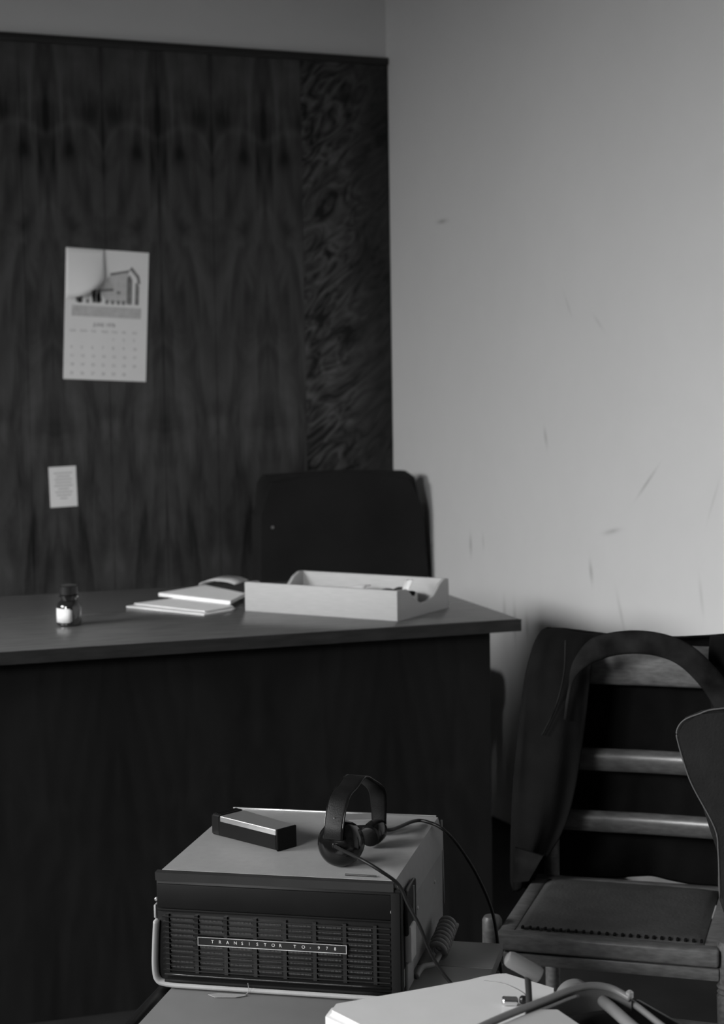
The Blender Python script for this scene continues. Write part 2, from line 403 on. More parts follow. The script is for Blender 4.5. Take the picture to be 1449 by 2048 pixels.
# local x runs left (negative) from the near right corner, y runs away
top = box('desktop', (-1.95, 0, DZ - .028), (0, .865, DZ), M['desktop'], desk, bev=.0015)
box('edge_band', (-1.952, -.003, DZ - .0275), (.003, -.0002, DZ - .0012), M['deskedge'], desk)
fp = box('front_panel', (-1.90, .062, .0), (-.045, .080, DZ - .0285), M['deskfront'], desk)
for s_, x_ in (('a', -.065), ('b', -1.90)):
    box('side_panel', (x_, .0805, .0), (x_ + .02, .80, DZ - .0285), M['deskedge'], desk)
box('drawer_unit', (-.50, .30, .12), (-.068, .80, DZ - .030), M['deskedge'], desk)

# ink bottle
jar = thing('ink_bottle', 'small dark glass ink bottle with black cap and white label on the desk', 'bottle', (.985, 3.668, DZ))
lathe('glass_body', [(.023, 0), (.0265, .003), (.0265, .043), (.024, .050), (.0165, .056), (.0165, .061), (.021, .0625), (.021, .066), (.0165, .067)], M['glass'], jar, n=40)
lathe('cap', [(.0185, .0672), (.0205, .069), (.0205, .086), (.0185, .0885), (.006, .089)], M['blackcap'], jar, n=36)
bm = bmesh.new(); rr = .0268; a0, a1 = R(165), R(268)
vsl = []
for i in range(19):
    a = a0 + (a1 - a0) * i / 18; c_ = 1 - max(0, (i - 15) / 3) ** 2 * .25
    vsl.append((bm.verts.new((rr * math.cos(a), rr * math.sin(a), .024 - .0155 * c_)), bm.verts.new((rr * math.cos(a), rr * math.sin(a), .024 + .0155 * c_))))
for a, b in zip(vsl, vsl[1:]): bm.faces.new((a[0], b[0], b[1], a[1]))
lb = fin('label', bm, M['label'], jar, smooth=True); md = lb.modifiers.new('s', 'SOLIDIFY'); md.thickness = .0004; md.offset = 1

# letter tray
tr = thing('letter_tray', 'pale wooden letter tray with scooped ends on the desk', 'tray', (1.399, 3.676, DZ), math.degrees(math.atan2(-.328, .229)))
TW, TD, TH = .400, .245, .067
box('front_board', (0, 0, 0), (TW, .008, TH), M['paleply'], tr, bev=.0012)
box('back_board', (0, TD - .008, 0), (TW, TD, TH), M['paleply'], tr, bev=.0012)
def scoop():
    pts = [(.0082, 0), (TD - .0082, 0), (TD - .0082, TH), (TD - .020, TH), (TD - .045, TH * .86), (TD - .075, TH * .52), (TD - .10, TH * .40), (TD - .13, TH * .38), (.085, TH * .55), (.062, TH * .80), (.046, TH * .97), (.0082, TH)]
    return pts
for x0 in (0.0005, TW - .0085):
    prism('end_board', scoop(), x0, x0 + .008, M['paleply'], tr, axis='x')
box('base_board', (.009, .0085, .001), (TW - .009, TD - .0085, .005), M['paleply'], tr)
TRM = Matrix.Translation(tr.location) @ Matrix.Rotation(math.atan2(-.328, .229), 4, 'Z')
def crumple(name, wx, wy, amp, ma, mtx, n=14, seed=1, th=.0006, curl=0.0):
    rnd = random.Random(seed); ph = [rnd.uniform(0, 6) for _ in range(8)]
    bm = bmesh.new(); g = []
    for i in range(n + 1):
        row = []
        for j in range(n + 1):
            u, v = i / n, j / n
            h_ = amp * (.5 + .5 * math.sin(ph[0] + 5 * u + 2 * v)) * (.6 + .4 * math.sin(ph[1] + 9 * v - 3 * u)) + curl * (v ** 2)
            row.append(bm.verts.new(mtx @ Vector(((u - .5) * wx, (v - .5) * wy, h_))))
        g.append(row)
    for a, b in zip(g, g[1:]):
        for j in range(n): bm.faces.new((a[j], a[j + 1], b[j + 1], b[j]))
    o = fin(name, bm, ma, None, smooth=True); md = o.modifiers.new('s', 'SOLIDIFY'); md.thickness = th; return o
def T(x, y, z, rz=0, rx=0, ry=0): return TRM @ Matrix.Translation((x, y, z)) @ Matrix.Rotation(R(rz), 4, 'Z') @ Matrix.Rotation(R(rx), 4, 'X') @ Matrix.Rotation(R(ry), 4, 'Y')
sh = bmesh.new(); add_box(sh, (-.145, -.095, 0), (.145, .095, .030), mtx=T(.190, .120, .0058, 2))
tag(fin('paper_stack', sh, M['paper']), 'stack of white papers lying inside the wooden letter tray', 'papers')
tag(crumple('loose_sheet', .16, .13, .012, M['paper'], T(.15, .13, .0375, 12), seed=3), 'creased white sheet on top of the papers in the letter tray', 'paper')
tag(crumple('folded_card', .075, .060, .020, M['darkpaper'], T(.335, .115, .0385, 40, 8), seed=5, th=.001), 'dark folded card poking up at the right end of the letter tray', 'card')
tag(crumple('paper_slip', .016, .075, .004, M['paper'], T(.372, .090, .0565, 12, 30), seed=8, th=.0008), 'narrow white paper slip bent up at the right end of the letter tray', 'paper')

# papers left of the tray (on the desk, pushed up against its end)
def poly_sheet(name, pts, z0, z1, ma, label, cat):
    o = prism(name, pts, z0, z1, ma); return tag(o, label, cat)
poly_sheet('envelope', [(1.178, 3.876), (1.292, 3.654), (1.372, 3.690), (1.388, 3.712), (1.375, 3.960)], DZ + .0005, DZ + .0035, M['paper'],
           'lowest white envelope of the pile left of the letter tray', 'envelope')
poly_sheet('paper_sheet', [(1.200, 3.885), (1.300, 3.672), (1.385, 3.715), (1.380, 3.950)], DZ + .0055, DZ + .0075, M['paper'],
           'white sheet lying directly on the envelope left of the letter tray', 'paper')
poly_sheet('paper_bundle', [(1.290, 3.975), (1.388, 3.742), (1.470, 3.86), (1.440, 4.06)], DZ + .0078, DZ + .0160, M['paper'],
           'thick white paper bundle topmost in the pile left of the letter tray', 'papers')
# curled greyish sheet
bm = bmesh.new(); g = []
for i in range(19):
    t_ = i / 18; a = math.pi * (1 - t_) * .80
    px_ = -.052 * math.cos(a) * 1.0 - .006; pz = .026 * math.sin(a) ** .8 + .012 * t_ ** 3 * (1 if t_ > .4 else 0)
    g.append([bm.verts.new((px_, -.03, pz * .9)), bm.verts.new((px_ + .006, .00, pz)), bm.verts.new((px_ + .010, .04, pz * 1.05))])
for a, b in zip(g, g[1:]):
    for j in range(2): bm.faces.new((a[j], a[j + 1], b[j + 1], b[j]))
o = fin('curled_paper', bm, M['paper2'], None, smooth=True); md = o.modifiers.new('s', 'SOLIDIFY'); md.thickness = .0008
tag(o, 'grey curled sheet arching up behind the white papers beside the letter tray', 'paper', (1.455, 3.955, DZ + .0165), -42)

# ------------------------------------------------------------------ small table under the recorder
RA = -37.3
TZ = .497
RX, RY = .706, 2.22
tb = thing('side_table', 'low table with a grey laminate top and black tube edge, carrying the radio case', 'table', (RX, RY, 0), RA)
box('tabletop', (.019, -.60, TZ - .018), (.442, .1485, TZ), M['tabletop'], tb, bev=.001)
box('rear_leaf', (.019, .1500, TZ - .018), (.442, .257, TZ), M['tabletop'], tb, bev=.001)
tube('edge_tube', [(.0045, -.60, TZ - .0148), (.0045, -.2, TZ - .0148), (.0045, .25, TZ - .0148)], .0135, M['blackplastic'], tb, n=14)
box('under_frame', (.04, -.56, TZ - .045), (.42, .235, TZ - .0185), M['matteblack'], tb)
for x_ in (.055, .405):
    for y_ in (-.53, .215):
        lathe('leg', [(.011, 0), (.0125, .02), (.0125, TZ - .046)], M['blackplastic'], tb, n=12, mtx=Matrix.Translation((x_, y_, 0)))

# ------------------------------------------------------------------ radio / recorder case
rad = thing('radio_case', 'square grey radio case with a dark slatted speaker front on the low table', 'radio', (RX, RY, TZ), RA)
W_, D_, H_ = .340, .335, .163
# body below the lid seam
prof = [(.004, .010), (.010, .001), (.330, .001), (.3395, .010), (.3395, .1125), (.004, .1125)]
prism('case_body', prof, .014, D_, M['caseside'], rad, axis='y')
prof = [(.000, .1140), (.3405, .1140), (.3405, .1380), (.3330, H_), (.007, H_), (.000, .150)]
prism('lid', prof, .006, D_ + .004, M['caselid'], rad, bev=.0012, axis='y')
# rear metal lip of the lid
tube('lid_rim', [(.010, D_ + .003, H_ + .001), (.33, D_ + .003, H_ + .001), ], .0016, M['silver'], rad, n=8, k=2)
tube('corner_edge', [(.3385, D_ + .002, H_ - .004), (.341, D_ + .002, .03)], .0016, M['caselid'], rad, n=8, k=2)
# light U-shaped shell round the lower front
pth = smooth_path([(-.0015, 0, .094), (-.0040, 0, .06), (-.0050, 0, .028), (-.001, 0, .010), (.014, 0, .0035), (.06, 0, .0025), (.2, 0, .0025), (.32, 0, .003), (.336, 0, .008)], 6)
bm = bmesh.new(); prev = None
for i, p in enumerate(pth):
    d = (pth[min(i + 1, len(pth) - 1)] - pth[max(i - 1, 0)]).normalized(); n_ = Vector((d.z, 0, -d.x))
    ring = []
    for (oy, on) in ((-.0055, -.0068), (-.0095, -.0038), (-.0105, 0), (.02, .0022), (.030, -.0035)):
        ring.append(bm.verts.new(p + Vector((0, oy, 0)) - n_ * -on * 1.0 * (1)))
    if prev:
        for j in range(5): bm.faces.new((prev[j], prev[(j + 1) % 5], ring[(j + 1) % 5], ring[j]))
    else: bm.faces.new(ring[::-1])
    prev = ring
bm.faces.new(prev)
bmesh.ops.translate(bm, verts=bm.verts, vec=(0, 0, 0.0012))
fin('lower_shell', bm, M['caseside'], rad, smooth=True)
box('left_clip', (-.0045, .0, .0955), (-.0005, .016, .115), M['caseside'], rad, bev=.002)
# front: dark frame, top strip, flap, grille
box('front_frame', (.001, -.001, .006), (.3425, .0135, .1530), M['blackplastic'], rad, bev=.0015)
prism('top_strip', [(-.0035, H_ - .0125), (-.005, H_ - .001), (.0055, H_)], .0008, .333, M['trimgrey'], rad, axis='x')
box('front_flap', (.003, -.0055, .1130), (.3290, -.0012, .1465), M['frontdark'], rad, bev=.0012)
box('flap_hinge_line', (.003, -.0045, .1085), (.3290, -.0012, .1118), M['frontdark'], rad, bev=.0008)
bm = bmesh.new()
for i in range(11):
    z_ = .1010 - i * .0074
    if i in (4, 5): 
        add_box(bm, (.010, -.0062, z_ - .0008), (.0575, -.0012, z_ + .0008)); add_box(bm, (.2735, -.0062, z_ - .0008), (.3275, -.0012, z_ + .0008)); continue
    add_box(bm, (.010, -.0062, z_ - .0008), (.3275, -.0012, z_ + .0008))
for k in range(8):
    x_ = .014 + k * .0415
    add_box(bm, (x_, -.0050, .024), (x_ + .005, -.0012, .1045))
fin('speaker_grille', bm, M['slat'], rad)
bm = bmesh.new(); rnd = random.Random(4)
for i in range(10):
    z_ = .1010 - i * .0074 - .0037
    for k in range(7):
        x0 = .014 + k * .0415 + .0065
        if 3 <= i <= 4 and 1 <= k <= 5: continue
        n_ = 17
        for j in range(n_):
            xx = x0 + j * .0019
            h_ = .0012 if i % 3 == 1 else .0018
            add_box(bm, (xx, -.0020, z_ - h_ * .6), (xx + .0010, -.0012, z_ + h_ * .6))
pf = fin('perforated_screen', bm, M['mesh'], rad)
tube('lower_ridge', [(.012, -.0055, .0205), (.17, -.0060, .0205), (.328, -.0055, .0205)], .0022, M['slat'], rad, n=8, k=3)
tube('lower_ridge', [(.012, -.0050, .0115), (.17, -.0055, .0115), (.328, -.0050, .0115)], .0030, M['frontdark'], rad, n=8, k=3)
# name strip
bm = bmesh.new()
x0, x1, z0, z1 = .0610, .2690, .0645, .0765
add_box(bm, (x0, -.0088, z0), (x1, -.0078, z0 + .0008)); add_box(bm, (x0, -.0088, z1 - .0008), (x1, -.0078, z1))
add_box(bm, (x0, -.0088, z0 + .0008), (x0 + .0009, -.0078, z1 - .0008)); add_box(bm, (x1 - .0009, -.0088, z0 + .0008), (x1, -.0078, z1 - .0008))
np_ = box('name_strip', (x0, -.0080, z0), (x1, -.0012, z1), M['blackplastic'], rad)
fin('border', bm, M['silver'], np_)
bm = bmesh.new()
for s_, xs, pit in (('TRANSISTOR', .0800, .0106), ('TO-978', .1955, .0112)):
    for i, c_ in enumerate(s_): add_text(c_, .0062, rot_xz((xs + i * pit, -.0082, (z0 + z1) / 2)), bm)
fin('lettering', bm, M['letter'], np_)
for x_ in (.0015, .3285):
    lathe('hinge_pin', [(.0028, 0), (.0028, .003), (.0015, .0042)], M['silver'], rad, n=12, mtx=Matrix.Translation((x_, -.001, .124)) @ Matrix.Rotation(R(90), 4, 'X'))
box('right_pillar', (.3292, -.0065, .004), (.3420, -.0012, .1500), M['matteblack'], rad, bev=.001)
# right side furniture
box('side_latch', (.3407, .022, .082), (.3470, .085, .146), M['blackplastic'], rad, bev=.004, seg=3)
box('latch_lever', (.3472, .058, .086), (.3490, .061, .142), M['silver'], rad)
box('side_clip', (.3400, .030, .0440), (.3500, .064, .0935), M['machine'], rad, bev=.002)
box('side_clip_well', (.3397, .016, .038), (.3412, .031, .098), M['matteblack'], rad)
box('side_foot', (.3397, .034, .0030), (.3440, .075, .0400), M['caselid'], rad, bev=.002)
for y_, z_ in ((.265, .085), (.130, .088)):
    lathe('screw', [(.0032, 0), (.0028, .001), (.001, .0016)], M['silver'], rad, n=12, mtx=Matrix.Translation((.3396, y_, z_)) @ Matrix.Rotation(R(90), 4, 'Y'))
for x_ in (.03, .31):
    for y_ in (.04,):
        lathe('foot', [(.008, 0.0002), (.008, .0012)], M['matteblack'], rad, n=16, mtx=Matrix.Translation((x_, y_, 0)))
# small paper tag hanging from the front lip, lying on the table
bm = bmesh.new(); add_prism(bm, [(.078, -.021), (.090, -.029), (.118, -.0245), (.130, -.016), (.126, -.0125), (.090, -.0135)], .0012, .0018)
tg = fin('paper_tag', bm, M['caselid'], rad)
tube('tag_string', [(.127, -.016, .0020), (.133, -.0135, .006), (.132, -.0125, .018)], .0005, M['cordgrey'], tg, n=6, k=4)
# bundled grey mains lead
pts = [(.3455, .082, .006), (.350, .105, .012), (.362, .125, .010), (.366, .150, .015)]
tube('mains_lead', pts, .0042, M['cordgrey'], rad, n=10)
bm = bmesh.new(); hp = []
for i in range(150):
    t_ = i / 149; a = t_ * 2 * math.pi * 8
    cx_, cy_, cz = .364 + .000 * t_, .150 + .095 * t_, .018 + .012 * t_
    hp.append(Vector((cx_ + .0110 * math.cos(a), cy_ - .004 * math.sin(a), cz + .0130 * math.sin(a))))
add_sweep(bm, hp, .0040, n=8)
fin('lead_coil', bm, M['cordgrey'], rad, smooth=True)

# thin dark pin lying on the lid
LZ = TZ + H_
RAD = Matrix.Translation((RX, RY, 0)) @ Matrix.Rotation(R(RA), 4, 'Z')
bm = bmesh.new(); add_sweep(bm, [RAD @ Vector((.262, .0195, LZ + .0016)), RAD @ Vector((.305, .0185, LZ + .0016))], .0013, n=8)
tag(fin('hair_pin', bm, M['blackplastic']), 'thin black pin lying on the radio case lid beside the headphones', 'pin')

# ------------------------------------------------------------------ hand microphones on the lid
def microphone(name, label, loc, rz, L_, w0, w1, h_):
    o = thing(name, label, 'microphone', loc, rz)
    def ring(x, w, z0, z1): return [(x, -w / 2, z0), (x, w / 2, z0), (x, w / 2, z1), (x, -w / 2, z1)]
    def hull(nm, xa, wa, xb, wb, z0, z1, ma, bev=.0012):
        bm = bmesh.new(); a = [bm.verts.new(p) for p in ring(xa, wa, z0, z1)]; b = [bm.verts.new(p) for p in ring(xb, wb, z0, z1)]
        bm.faces.new(a[::-1]); bm.faces.new(b)
        for i in range(4): bm.faces.new((a[i], a[(i + 1) % 4], b[(i + 1) % 4], b[i]))
        bmesh.ops.bevel(bm, geom=list(bm.edges), offset=bev, segments=2, affect='EDGES')
        return fin(nm, bm, ma, o, autos=True)
    hull('body', .0, w0, L_ - .003, w1, .0015, h_ - .0015, M['frontdark'])
    hull('top_plate', .017, w0 + .0004 - .017 * (w0 - w1) / L_, L_ - .0035, w1 + .0014, h_ - .0085, h_ + .0002, M['silver'], .0008)
    hull('end_cap', L_ - .0032, w1 + .001, L_, w1 + .001, .0005, h_ + .0008, M['matteblack'], .0008)
    hd = hull('grille_head', -.002, w0 + .0012, .0165, w0 - .0006, .0012, h_ + .0010, M['blackplastic'], .002)
    bm = bmesh.new()
    for i in range(4): add_box(bm, (.002 + i * .0036, -w0 / 2 + .005, h_ + .0010), (.0036 + i * .0036, w0 / 2 - .005, h_ + .0018))
    fin('ribs', bm, M['slat'], hd)
    return o
microphone('microphone', 'dark box microphone with brushed metal top plate, left on the radio case lid', (.860, 2.362, LZ), -70.5, .138, .048, .036, .031)
microphone('microphone', 'smaller dark box microphone lying behind the headphones', (.988, 2.277, LZ), -21, .086, .036, .034, .025)

# ------------------------------------------------------------------ headphones
hpn = thing('headphones', 'black headphones with a wide headband standing on the radio case lid', 'headphones', (0, 0, 0))
AX = Vector((math.cos(R(42)), math.sin(R(42)), 0))            # from the near cup to the far cup
SD = Vector((AX.y, -AX.x, 0))
C1 = Vector((.936, 2.118, LZ + .0322)); C2 = Vector((1.030, 2.197, LZ + .0200))
def cup(nm, c, out, r_, tilt):
    q = Vector(out).to_track_quat('Z', 'Y').to_matrix().to_4x4()
    mt = Matrix.Translation(c) @ q
    o = lathe(nm, [(r_ * .80, -.020), (r_ * .98, -.016), (r_, -.008), (r_, -.002), (r_ * .97, .003), (r_ * .80, .010), (r_ * .5, .014), (r_ * .15, .0155)], M['shiny'], hpn, n=48, mtx=mt)
    lathe('ear_pad', [(r_ * .6, -.030), (r_ * .84, -.028), (r_ * .90, -.0245), (r_ * .84, -.0205)], M['leather'], o, n=36, mtx=mt)
    return o
o1 = Vector((-AX.x, -AX.y, .10)).normalized(); o2 = Vector((AX.x, AX.y, .10)).normalized()
c1 = cup('ear_cup', C1, o1, .0315, 0); c2 = cup('ear_cup', C2, o2, .0165, 0)
C2.z = C2.z
topz = LZ + .1145
mid = (C1 + C2) / 2
pa = [C1 - AX * .0175 + Vector((0, 0, .010)), C1 - AX * .015 + Vector((0, 0, .030)), C1 + AX * .004 + Vector((0, 0, .062)), C1.lerp(C2, .25) + Vector((0, 0, .0745)), Vector((mid.x, mid.y, topz - .002)) - AX * .004,
      C1.lerp(C2, .70) + Vector((0, 0, .0780)), C2 + AX * .001 + Vector((0, 0, .060)), C2 + AX * .010 + Vector((0, 0, .034)), C2 + AX * .010 + Vector((0, 0, .006))]
path = smooth_path(pa, 7)
bm = bmesh.new()
rings = []; N = len(path)
for i, p in enumerate(path):
    d = (path[min(i + 1, N - 1)] - path[max(i - 1, 0)]).normalized(); nn = SD.cross(d).normalized()
    t_ = i / (N - 1); hw = .0130 + .0030 * math.sin(math.pi * t_) - .003 * t_
    rings.append([bm.verts.new(p + SD * sx * hw + nn * sy * .0022) for sx, sy in ((-1, -.6), (-1, .6), (-.8, 1), (.8, 1), (1, .6), (1, -.6), (.8, -1), (-.8, -1))])
for a, b in zip(rings, rings[1:]):
    for j in range(8): bm.faces.new((a[j], a[(j + 1) % 8], b[(j + 1) % 8], b[j]))
bm.faces.new(rings[0][::-1]); bm.faces.new(rings[-1])
hb = fin('headband', bm, M['leather'], hpn, smooth=True)
e_ = []
for sx in (-1, 1):
    bm = bmesh.new(); pp = [p + SD * sx * (.0128 + .0030 * math.sin(math.pi * i / (N - 1)) - .003 * i / (N - 1)) + Vector((0, 0, .001)) for i, p in enumerate(path)]
    add_sweep(bm, pp, .0013, n=6); fin('edge_bead', bm, M['shiny'], hb, smooth=True)
lathe('rivet', [(.0016, 0), (.0014, .0008), (.0005, .0014)], M['chrome'], hb, n=10, mtx=Matrix.Translation(path[9] + Vector((-AX.x, -AX.y, .2)) * .0026) @ Vector((-AX.x, -AX.y, .2)).to_track_quat('Z', 'Y').to_matrix().to_4x4())
# cord socket and cord of the near cup
s0 = C1 + o1 * .0152
lathe('cord_socket', [(.0036, 0), (.0032, .004), (.0024, .007)], M['blackplastic'], c1, n=14, mtx=Matrix.Translation(s0) @ (o1 + SD * .5).to_track_quat('Z', 'Y').to_matrix().to_4x4())
cpts = [s0 + Vector((0, 0, .001)), s0 + o1 * .008 + SD * .006, Vector((.917, 2.012, .702)), Vector((.932, 1.982, .692)), Vector((.958, 1.978, .670)), Vector((.968, 1.972, .645)),
        Vector((.981, 1.962, .614)), Vector((.992, 1.960, .584)), Vector((1.006, 1.955, .556)), Vector((1.022, 1.940, .530)), Vector((1.03, 1.905, .508)), Vector((1.02, 1.86, .5005)), Vector((.98, 1.845, .5005))]
tube('cord', cpts, .0024, M['rubber'], hpn, n=10, k=8)
s1 = C2 + o2 * .010
cpts = [s1, s1 + Vector((.018, -.004, -.004)), Vector((1.124, 2.262, .6665)), Vector((1.143, 2.250, .6645)), Vector((1.158, 2.231, .655)), Vector((1.190, 2.240, .620)), Vector((1.220, 2.240, .570)),
        Vector((1.236, 2.226, .516)), Vector((1.228, 2.19, .45)), Vector((1.19, 2.09, .35)), Vector((1.15, 2.00, .20)), Vector((1.14, 1.96, .03)), Vector((1.12, 1.93, .004)), Vector((1.02, 1.90, .004))]
tube('cord', cpts, .0026, M['rubber'], hpn, n=10, k=8)
cb = [Vector((1.12, 1.93, .006)), Vector((1.165, 2.0, .18)), Vector((1.225, 2.15, .38)), Vector((1.215, 2.155, .50)), Vector((1.165, 2.08, .535)), Vector((1.08, 1.92, .53))]


# ------------------------------------------------------------------ typewriter-like machine on its stand
st = thing('machine_stand', 'low dark stand under the ivory office machine beside the grey table', 'stand', (RX, RY, 0), RA)
box('top', (.458, -.62, .475), (.96, -.008, .497), M['machdark'], st, bev=.002)
for x_ in (.48, .94):
    for y_ in (-.60, -.03):
        box('leg', (x_ - .012, y_ - .012, 0), (x_ + .012, y_ + .012, .4745), M['matteblack'], st)
tw = thing('office_machine', 'ivory enamelled desk machine with a grey lever and curved metal arm at the lower right', 'office machine', (0, 0, 0))
CZ = .600
bm = bmesh.new()
add_prism(bm, [(.768, 1.785), (.785, 1.806), (.890, 1.797), (.962, 1.790), (.984, 1.793), (1.003, 1.808), (1.020, 1.801), (1.048, 1.725), (.965, 1.62), (.90, 1.47), (.83, 1.45), (.80, 1.66)], CZ - .036, CZ, bev=.007, seg=3)
cs = fin('casing', bm, M['machine'], tw, autos=True)
prism('base', [(.80, 1.760), (.99, 1.770), (1.135, 1.680), (1.135, 1.36), (.85, 1.30)], .4985, CZ - .0355, M['machdark'], tw)
box('side_rail', (1.112, 1.38, .565), (1.137, 1.690, .583), M['machgrey'], tw, bev=.003)
tube('seam', [(.978, 1.786, CZ + .0001), (.995, 1.765, CZ + .0001), (.999, 1.725, CZ + .0001), (.985, 1.700, CZ + .0001)], .0005, M['machgrey'], cs, n=6)
# lever with its grey grip
tube('lever_stem', [(.9365, 1.606, .600), (.9360, 1.606, .642), (.9345, 1.607, .676)], .0036, M['machdark'], tw, n=12)
bm = bmesh.new(); a = Vector((.916, 1.618, .6905)); b = Vector((.9485, 1.603, .6700)); q = (b - a).to_track_quat('Z', 'Y').to_matrix().to_4x4(); L_ = (b - a).length
fin('lever_grip', bm, M['knob'], tw) if False else bm.free()
lathe('lever_grip', [(.004, -.002), (.0078, .000), (.0092, .004), (.0092, L_ - .004), (.0078, L_), (.003, L_ + .001)], M['knob'], tw, n=24, mtx=Matrix.Translation(a) @ q)
PIN1 = (.964, 1.701, CZ + .0058); PIN2 = (.987, 1.692, CZ + .0058)
lathe('release_pin', [(.0045, -.010), (.0055, -.009), (.0055, .006), (.004, .008)], M['chrome'], tw, n=16, mtx=Matrix.Translation(PIN1) @ Vector((-1, .35, .1)).to_track_quat('Z', 'Y').to_matrix().to_4x4())
lathe('release_pin', [(.004, 0), (.005, .001), (.005, .010), (.003, .012)], M['blackplastic'], tw, n=16, mtx=Matrix.Translation(PIN2) @ Vector((-1, .35, .1)).to_track_quat('Z', 'Y').to_matrix().to_4x4())
# curved arm: rim plus plate
arm = smooth_path([(.790, 1.545, .636), (.858, 1.574, .638), (.910, 1.592, .639), (.956, 1.605, .640), (.995, 1.616, .641), (1.025, 1.620, .640), (1.048, 1.614, .635), (1.063, 1.597, .626)], 6)
bm = bmesh.new(); add_sweep(bm, arm, .0042, n=12); am = fin('arm', bm, M['machgrey'], tw, smooth=True)
bm = bmesh.new(); add_sweep(bm, [p + Vector((.002, -.006, -.006)) for p in arm[:26]], .0022, n=8); fin('arm_groove', bm, M['machgrey'], am, smooth=True)
bm = bmesh.new(); prev = None; N = len(arm)
for i, p in enumerate(arm[14:]):
    t_ = i / (N - 15); dpt = .004 + .026 * math.sin(math.pi * min(1, .12 + t_ * .78)) ** .8
    a = [bm.verts.new(p + Vector((0, .0015, -.001))), bm.verts.new(p + Vector((0, .0015, -dpt))), bm.verts.new(p + Vector((0, -.0015, -dpt))), bm.verts.new(p + Vector((0, -.0015, -.001)))]
    if prev:
        for j in range(4): bm.faces.new((prev[j], prev[(j + 1) % 4], a[(j + 1) % 4], a[j]))
    else: bm.faces.new(a[::-1])
    prev = a
bm.faces.new(prev); fin('arm_plate', bm, M['armplate'], am)
lathe('arm_knob', [(.002, 0), (.0045, .002), (.0045, .008), (.002, .010)], M['silver'], am, n=14, mtx=Matrix.Translation((1.063, 1.599, .625)))
q = Vector((-.25, -1, .0)).to_track_quat('Z', 'Y').to_matrix().to_4x4()
lathe('roller_knob', [(.018, 0), (.022, .003), (.022, .016), (.018, .019)], M['knob'], tw, n=36, mtx=Matrix.Translation((1.030, 1.668, .611)) @ q)
prism('paper_plate', [(.800, 1.545), (.868, 1.571), (.943, 1.593), (.959, 1.584), (.957, 1.526), (.94, 1.40), (.82, 1.40)], .6330, .6360, M['machplate'], tw)
tube('guide_rail', [(1.034, 1.636, .612), (1.040, 1.630, .620), (1.036, 1.60, .621), (1.028, 1.547, .620), (1.015, 1.45, .618)], .0068, M['machgrey'], tw, n=14)
tube('guide_rail', [(1.073, 1.632, .615), (1.070, 1.60, .617), (1.062, 1.53, .616), (1.050, 1.42, .614)], .0040, M['machgrey'], tw, n=12)
box('carriage', (.985, 1.36, .5650), (1.100, 1.640, .606), M['matteblack'], tw, bev=.004)


# ------------------------------------------------------------------ old wooden chair with the jacket
wc = thing('wooden_chair', 'old wooden chair with ladder back and stitched dark seat, a jacket over its back', 'chair', (1.346, 2.403, 0), -41.6)
SZ = .42
WOOD = M['chairwood']
bm = bmesh.new()
# seat frame: four rails round the seat, rounded front corners
add_box(bm, (-.006, -.004, SZ - .029), (.352, .024, SZ), .005, 3)
add_box(bm, (-.006, .0245, SZ - .030), (.020, .318, SZ - .001), .004, 2)
add_box(bm, (.326, .0245, SZ - .030), (.352, .318, SZ - .001), .004, 2)
add_box(bm, (-.006, .3185, SZ - .030), (.352, .345, SZ - .001), .004, 2)
fin('seat_frame', bm, WOOD, wc, autos=True)
box('front_apron', (.004, .004, SZ - .053), (.352, .020, SZ - .0325), WOOD, wc, bev=.003)
# stitched seat pad, slightly domed
bm = bmesh.new(); g = []; NX, NY = 22, 18
for i in range(NX + 1):
    row = []
    for j in range(NY + 1):
        u, v = i / NX, j / NY
        x_ = .021 + u * .304; y_ = .0255 + v * .292
        cr_ = .03
        e = min(u, 1 - u, v, 1 - v); h_ = .0105 * (1 - math.exp(-e * 16)) + .004 * math.sin(math.pi * u) * math.sin(math.pi * v)
        row.append(bm.verts.new((x_, y_, SZ - .002 + h_)))
    g.append(row)
for a, b in zip(g, g[1:]):
    for j in range(NY): bm.faces.new((a[j], a[j + 1], b[j + 1], b[j]))
sp = fin('seat', bm, M['seat'], wc, smooth=True); md = sp.modifiers.new('s', 'SOLIDIFY'); md.thickness = .010; md.offset = -1
bm = bmesh.new()
for i in range(24):
    x_ = .030 + i * .0126
    add_box(bm, (x_, .0245, SZ + .0005), (x_ + .0045, .0325, SZ + .0052), .001, 1)
fin('stitching', bm, M['matteblack'], sp)
def leg(x_, y_, h_, nm='leg', rr=.0165, lean=0.0):
    prof = [(.011, 0), (.013, .02), (.0125, .10), (.0155, .16), (rr - .002, .22), (rr + .0005, SZ - .080), (rr - .0025, SZ - .077), (rr + .0005, SZ - .073), (rr - .0025, SZ - .069), (rr + .001, SZ - .064), (rr - .0025, SZ - .060), (rr, SZ - .052), (rr, h_ - .008), (rr * .8, h_ - .002), (rr * .4, h_)]
    return lathe(nm, prof, WOOD, wc, n=24, mtx=Matrix.Translation((x_, y_, 0)))
leg(-.0235, .050, SZ + .012); leg(.3665, .022, SZ + .010, rr=.0195)
for x_ in (.020, .332):
    bm = bmesh.new(); add_sweep(bm, smooth_path([(x_, .372, 0), (x_, .362, .25), (x_, .362, .45), (x_, .372, .66), (x_, .392, .845)], 5), .0135, n=16)
    fin('rear_post', bm, WOOD, wc, smooth=True)
def slat(z0, z1, y_, nm, hy):
    bm = bmesh.new(); zc = (z0 + z1) / 2; hz = (z1 - z0) / 2
    pts = smooth_path([(.022, y_ - .004, zc + .002), (.12, y_ + .003, zc), (.181, y_ + .005, zc), (.25, y_ + .003, zc), (.330, y_ - .004, zc + .001)], 5)
    add_sweep(bm, pts, hy, hz, 18); fin(nm, bm, WOOD if nm == 'top_rail' else M['slatwood'], wc, smooth=True)
